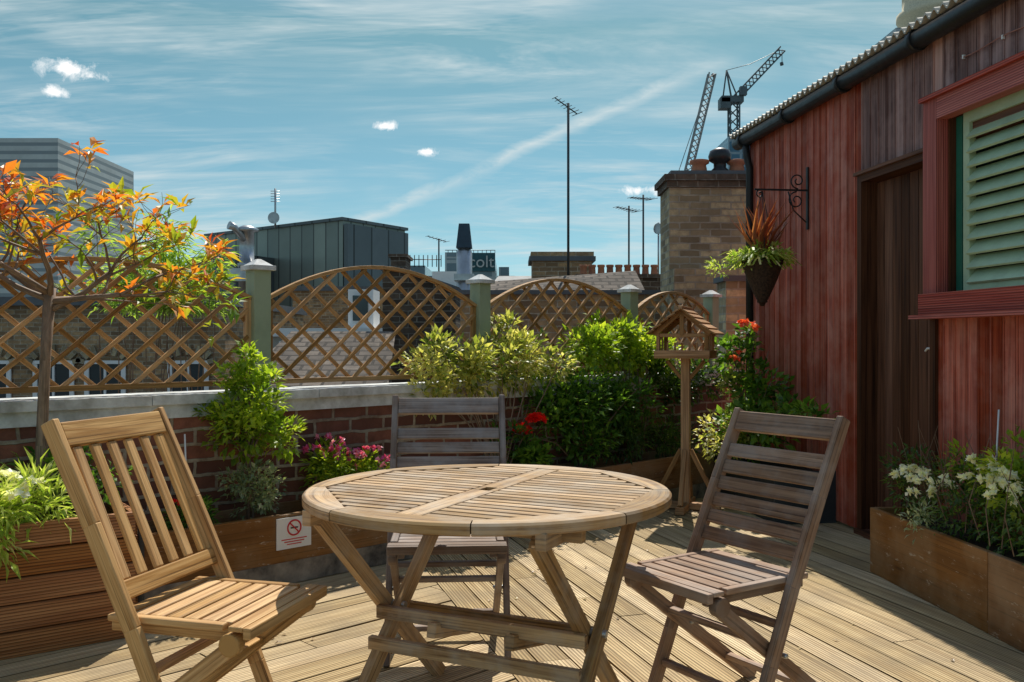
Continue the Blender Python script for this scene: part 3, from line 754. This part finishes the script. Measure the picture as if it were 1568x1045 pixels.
# ---------------------------------------------------------------- neighbour buildings
def winbox(b,x0,x1,y,z0,z1,fm,gm):
    b.box(x0,x1,y-.03,y+.02,z0,z1,gm)
    for a,c in((x0-.03,x0+.05),(x1-.05,x1+.03),((x0+x1)/2-.02,(x0+x1)/2+.02)): b.box(a,c,y-.06,y-.031,z0,z1,fm)
    for a,c in((z0-.05,z0),(z1,z1+.06),((z0+z1)/2-.02,(z0+z1)/2+.02)): b.box(x0-.05,x1+.05,y-.075,y-.03,a,c,fm)
b=B()
b.box(-14,-5.02,16,22,-9,1.80,0);b.box(-14.1,-4.95,15.9,22.1,1.8,1.95,1)
for cx in(-11.6,-10.4,-9.1,-8.0,-7.1,-5.65):
    winbox(b,cx-.33,cx+.33,16,-.5,.78,2,3)
    for i in range(7):
        t=math.pi*(i+.5)/7;b.beam((cx+.36*math.cos(t),15.97,.78+.16*math.sin(t)),(cx+.50*math.cos(t),15.97,.78+.34*math.sin(t)),.08,.13,4,up=(0,1,0))
b.box(-12.5,-11.6,17,18,1.95,3.0,0)
b.obj('brick_terrace_house',[B_yel2,M_lead,M_wht,M_glass,B_yel])
b=B();p=[(-11.6,34.7),(-5.55,30),(-3.84,32.8),(-9.9,37.5)]
b.prism(p,-9,5.14,0)
b.prism([(p[0][0]-.1,p[0][1]),(p[1][0],p[1][1]-.12),(p[2][0]+.12,p[2][1]),(p[3][0],p[3][1]+.1)],5.14,5.24,1)
b.prism([(-11.2,31.9),(-9.2,30.4),(-8,33),(-10,34.5)],-9,4.1,1)
b.prism([(-5.5,29.94),(-3.84,32.7),(-3.7,32.62),(-5.36,29.86)],-9,5.02,1)
b.obj('zinc_clad_building',[P_clad,P_clad2])
b=B();b.lathe((-7.25,25,0),[(.22,-9),(.22,3.2),(.25,3.2),(.25,3.3),(.20,3.3),(.20,4.15),(.32,4.18),(.32,4.24),(.1,4.34)],16)
b.tube([(-7.25,24.9,3.9),(-7.5,24.7,4.25),(-7.62,24.6,4.3)],[.1,.1,.12],8,0)
b.box(-7.7,-6.8,24.7,25.3,2.8,3.15,0);b.obj('ventilation_flue',[M_steel])
b=B();b.tube([(-8.26,31.9,5.1),(-8.26,31.9,6.5)],.035,6,0)
for i in range(5): b.tube([(-8.42,31.9,6.05+.09*i),(-8.10,31.9,6.05+.09*i)],.012,4,0)
dc=V((-8.26,31.7,5.45));b.tube([dc+V((0,.12,0)),dc+V((0,.05,0)),dc,dc-V((.0,.02,0))],[.04,.14,.2,.205],16,0);b.obj('satellite_dish_mast',[M_steel])
b=B()
b.box(-1.70,-.74,12,13.4,-9,1.85,0)
b.face([(-1.70,12,1.85),(-.74,12,1.85),(-.74,12,1.86),(-1.45,12,2.1),(-1.70,12,2.1)],[(0,1.85),(.96,1.85),(.96,1.86),(.25,2.1),(0,2.1)],0)
b.beam((-1.72,12.7,2.12),(-1.42,12.7,2.12),1.5,.04,2);b.beam((-1.42,12.7,2.11),(-.70,12.7,1.86),1.5,.05,2)
b.box(-1.62,-1.42,12.2,12.8,2.1,2.30,0);b.box(-1.65,-1.39,12.17,12.83,2.30,2.34,0)
b.face([(-3.0,9.0,.50),(-1.25,9.0,.50),(-1.45,11.4,1.30),(-2.75,11.4,1.30)],[(0,0),(1.75,0),(1.55,2.5),(.25,2.5)],1)
b.box(-2.95,-1.3,9.1,11.4,-9,.5,0)
b.obj('brick_gable_house',[B_drk,B_tile,M_lead])
b=B();b.box(-3.9,-2.0,14.2,17,-9,1.25,0);b.box(-4.0,-1.95,14.1,17.1,1.25,1.38,1)
winbox(b,-3.55,-3.1,14.2,.65,1.12,1,2);winbox(b,-2.8,-2.35,14.2,.65,1.12,1,2)
b.box(-2.6,-2.2,14.5,15.2,1.38,2.0,1);b.box(-2.52,-2.28,14.46,14.51,1.5,1.9,2);b.obj('rendered_back_extension',[plain('render',(.42,.40,.36),.8),M_wht,M_glass])
b=B();b.lathe((-.73,14,0),[(.12,-2),(.12,2.55),(.10,2.56),(.10,2.62)],16,0);b.beam((-.73,14,2.60),(-.73,14,2.97),.24,.24,1,w1=.16,h1=.16);b.beam((-.73,14,2.1),(-.73,14,2.2),.3,.3,0);b.obj('metal_flue_with_cowl',[M_steel,plain('cowl_blue',(.03,.06,.09),.5)])
of=empty('office_block_with_rooftop_sign')
b=B();b.box(-4.4,-1.1,60,70,-9,6.6,0);b.box(-4.4,-2.8,60,64,6.6,7.0,0)
b.box(-2.75,-1.1,59.8,60,5.75,6.95,1)
for i in range(12): b.tube([(-4.2+i*.28,60.1,6.6),(-4.2+i*.28,60.1,7.15)],.02,4,2)
b.tube([(-4.4,60.1,7.15),(-1.1,60.1,7.15)],.025,4,2);b.obj('block',[P_glass,plain('sign_teal',(.02,.10,.12),.5),M_darkst],of)
tc=bpy.data.curves.new('sign_text','FONT');tc.body='colt';tc.size=1.1;tc.extrude=.03
to=bpy.data.objects.new('sign_lettering',tc);to.location=(-2.85,59.7,6.0);to.rotation_euler=(math.pi/2,0,0);S.collection.objects.link(to);to.parent=of;tc.materials.append(plain('sign_lettering_grey',(.5,.52,.5),.5))
b=B()
for x0,x1,z in((-7.3,-5.9,6.3),(-5.95,-4.6,5.6),(-1.0,.2,5.6),(-.9,-.2,6.2)): b.box(x0,x1,62,68,-9,z,0)
for i in range(9): b.tube([(-7.2+i*.3,61.9,6.2),(-7.2+i*.3,61.9,7.0)],.03,4,1)
b.tube([(-7.2,61.9,6.7),(-4.8,61.9,6.7)],.03,4,1);b.obj('distant_office_block',[P_glass,M_darkst])
b=B();b.box(-6,3.5,25,32,-9,2.55,0);b.box(-6.1,3.6,24.9,32.1,2.55,2.67,1)
b.box(-2.2,-1.2,25.2,26.2,2.67,3.1,2);b.face([(-.6,24.9,2.67),(3.2,24.9,2.67),(3.0,27,3.1),(-.4,27,3.1)],[(0,0),(3.8,0),(3.6,2.2),(.2,2.2)],1);b.obj('flat_roofed_warehouse',[B_yel2,M_lead,M_wht,B_tile])
b=B();b.box(.36,1.40,16,17,-9,2.58,0);b.box(.30,1.46,15.93,17.07,2.58,2.66,1);b.box(.33,1.43,15.96,17.04,2.66,2.74,0);b.obj('distant_chimney_stack',[B_yel2,M_lead])
b=B();b.box(.95,2.2,13,13.5,-9,2.08,0);b.box(.91,2.24,12.96,13.54,2.08,2.13,0)
for i in range(9):
    x=1.03+i*.128;b.lathe((x,13.2,2.13),[(.058,0),(.05,.03),(.045,.11),(.055,.12),(.055,.15),(.04,.15)],10,1)
b.obj('chimney_stack_with_pots',[B_drk,M_terra])
b=B();b.box(-.6,1.72,10.6,11,-9,1.72,0);b.box(-.64,1.75,10.56,11.04,1.72,1.77,1)
b.face([(-.55,11.04,1.6),(1.7,11.04,1.6),(1.7,12.6,2.15),(-.3,12.6,2.0)],[(0,0),(2.3,0),(2.3,1.7),(0.2,1.7)],2)
b.obj('brick_party_wall',[B_yel2,M_lead,B_tile])
b=B()
b.box(1.72,2.95,10,10.6,-9,2.86,0)
for i,(e,z) in enumerate(((.03,2.86),(.06,2.93))): b.box(1.72-e,2.95+e,10-e,10.6+e,z,z+.068,1)
b.box(1.74,2.93,10.02,10.58,2.998,3.05,2)
b.box(1.72,3.2,9.7,9.995,-9,1.95,0)
for px in(2.10,2.52,2.75): b.lathe((px,10.25,3.05),[(.09,0),(.085,.05),(.075,.1),(.11,.12),(.11,.15),(.07,.16)],16,3)
b.lathe((2.33,10.25,3.05),[(.10,0),(.10,.04),(.07,.07),(.07,.12),(.12,.15),(.13,.20),(.11,.26),(.05,.29)],16,4)
b.obj('large_brick_chimney',[B_yel,B_drk,M_lead,M_terra,M_black])
b=B();b.box(1.93,2.35,8.25,8.6,-9,1.72,0);b.box(1.9,2.4,8.22,8.63,1.72,1.77,1);b.obj('brick_pier',[B_yel,M_lead])

def aerial(name,x,y,z0,z1,r=.018,el=8,L=.36,tilt=.0,ln=.5):
    b=B();b.tube([(x,y,z0),(x,y,z1)],r,6,0)
    d=V((-.8,-.45,tilt)).normalized()
    p=V((x,y,z1-.06));b.tube([p-d*ln*.4,p+d*ln*.6],r*.5,5,0)
    cr=d.cross(V((0,0,1))).normalized()
    for i in range(el):
        q_=p-d*ln*.4+d*ln*i/(el-1);w_=L*(1-.5*i/el)
        b.tube([q_-cr*w_/2,q_+cr*w_/2],r*.28,4,0,cap=False)
    b.obj(name,[M_darkst])
aerial('tv_aerial',.80,13,1.9,4.56,.018,8,.26,.45,.42)
aerial('tv_aerial.001',1.79,14,1.9,3.25,.014,8,.30,.1,.4)
aerial('tv_aerial.002',2.01,14,1.9,3.42,.014,8,.30,.0,.4)
aerial('tv_aerial.003',-4.8,60,5,7.9,.05,6,1.0,.2,1.4)
b=B();dc=V((2.25,14,2.9));b.tube([dc+V((0,.1,0)),dc,dc-V((.02,.02,0))],[.03,.08,.085],14,0);b.tube([(2.25,14.05,2.0),(2.25,14.05,3.0)],.015,5,0);b.obj('satellite_dish',[M_steel])

def lat(b,p0,p1,w,r,bays,mi=0):
    p0=V(p0);p1=V(p1);d=(p1-p0).normalized();s=d.cross(V((0,1,0))).normalized()*w/2;t=V((0,1,0))*w/2
    cs=[s+t,s-t,-s-t,-s+t]
    for c_ in cs:b.tube([p0+c_,p1+c_],r,4,mi,cap=False)
    for i in range(bays):
        a=p0+(p1-p0)*i/bays;c_=p0+(p1-p0)*(i+1)/bays
        for k in range(4): b.tube([a+cs[k],c_+cs[(k+1)%4]],r*.7,4,mi,cap=False)
M_crane=plain('crane_paint',(.10,.13,.14),.5,sc=.5);M_cranw=plain('crane_paint_pale',(.30,.31,.30),.5,sc=.5)
b=B();lat(b,(28.2,150,26),(32.8,150,45),1.1,.12,20);b.tube([(28.2,150,-9),(28.2,150,27)],.8,6,0)
b.tube([(27,150,28),(32.6,150,44.6)],.06,4,0);b.tube([(32.8,150,45),(33.3,150,44.5)],.3,5,0);b.obj('luffing_crane',[M_cranw])
b=B();lat(b,(36.4,150,-9),(36.4,150,41),1.5,.15,34);lat(b,(36.7,150,41),(44.3,150,49),1.0,.12,14)
b.box(34.2,37.8,149,151,40.2,41.2,0);b.box(34.0,35.6,149,151,39.2,40.9,0);b.box(37.1,38.2,148.5,149.5,41.2,42.6,0)
b.tube([(36,150,41),(35.2,150,45.6)],.15,4,0);b.tube([(34.6,150,41),(35.2,150,45.6)],.12,4,0);b.tube([(37,150,41.2),(35.2,150,45.6)],.12,4,0)
b.tube([(35.2,150,45.6),(39,150,46.6),(43.9,150,48.9)],.05,4,0);b.tube([(44.3,150,49),(44.3,150,46.8)],.06,4,0);b.tube([(44.2,150,46.9),(44.3,150,46.4)],.3,5,0)
b.obj('tower_crane',[M_crane])
b=B();b.box(34.3,44,145,155,-9,33.6,0);b.box(36,39,147,150,33.6,35.2,0);b.obj('glass_office_tower',[panelm('blue_curtain_wall',(.06,.14,.2),(.05,.11,.16),(.25,.3,.33),2,2,.2,.2,.3)])
b=B();b.box(33.6,48,80,90,-9,28.6,0);b.obj('glass_office_block',[P_glass])
b=B();b.lathe((39.5,84,0),[(3.6,28),(3.6,30.6),(3.9,30.8),(3.9,31.3),(3.4,31.5),(3.4,33.4),(3.7,33.6),(3.7,34),(2.2,36)],28,0);b.obj('domed_rooftop_lantern',[plain('cream_stone',(.75,.66,.46),.8)])
b=B();b.box(-45,-29.8,60,72,-9,14.5,0);b.obj('concrete_tower_block',[P_tower])
b=B()
x=-300
while x<300:
    wd=U(10,26);b.box(x,x+wd,330,350,-9,U(2,9),0);x+=wd*U(.8,1.3)
b.obj('distant_skyline',[plain('haze_buildings',(.22,.26,.28),.9,sc=.05)])
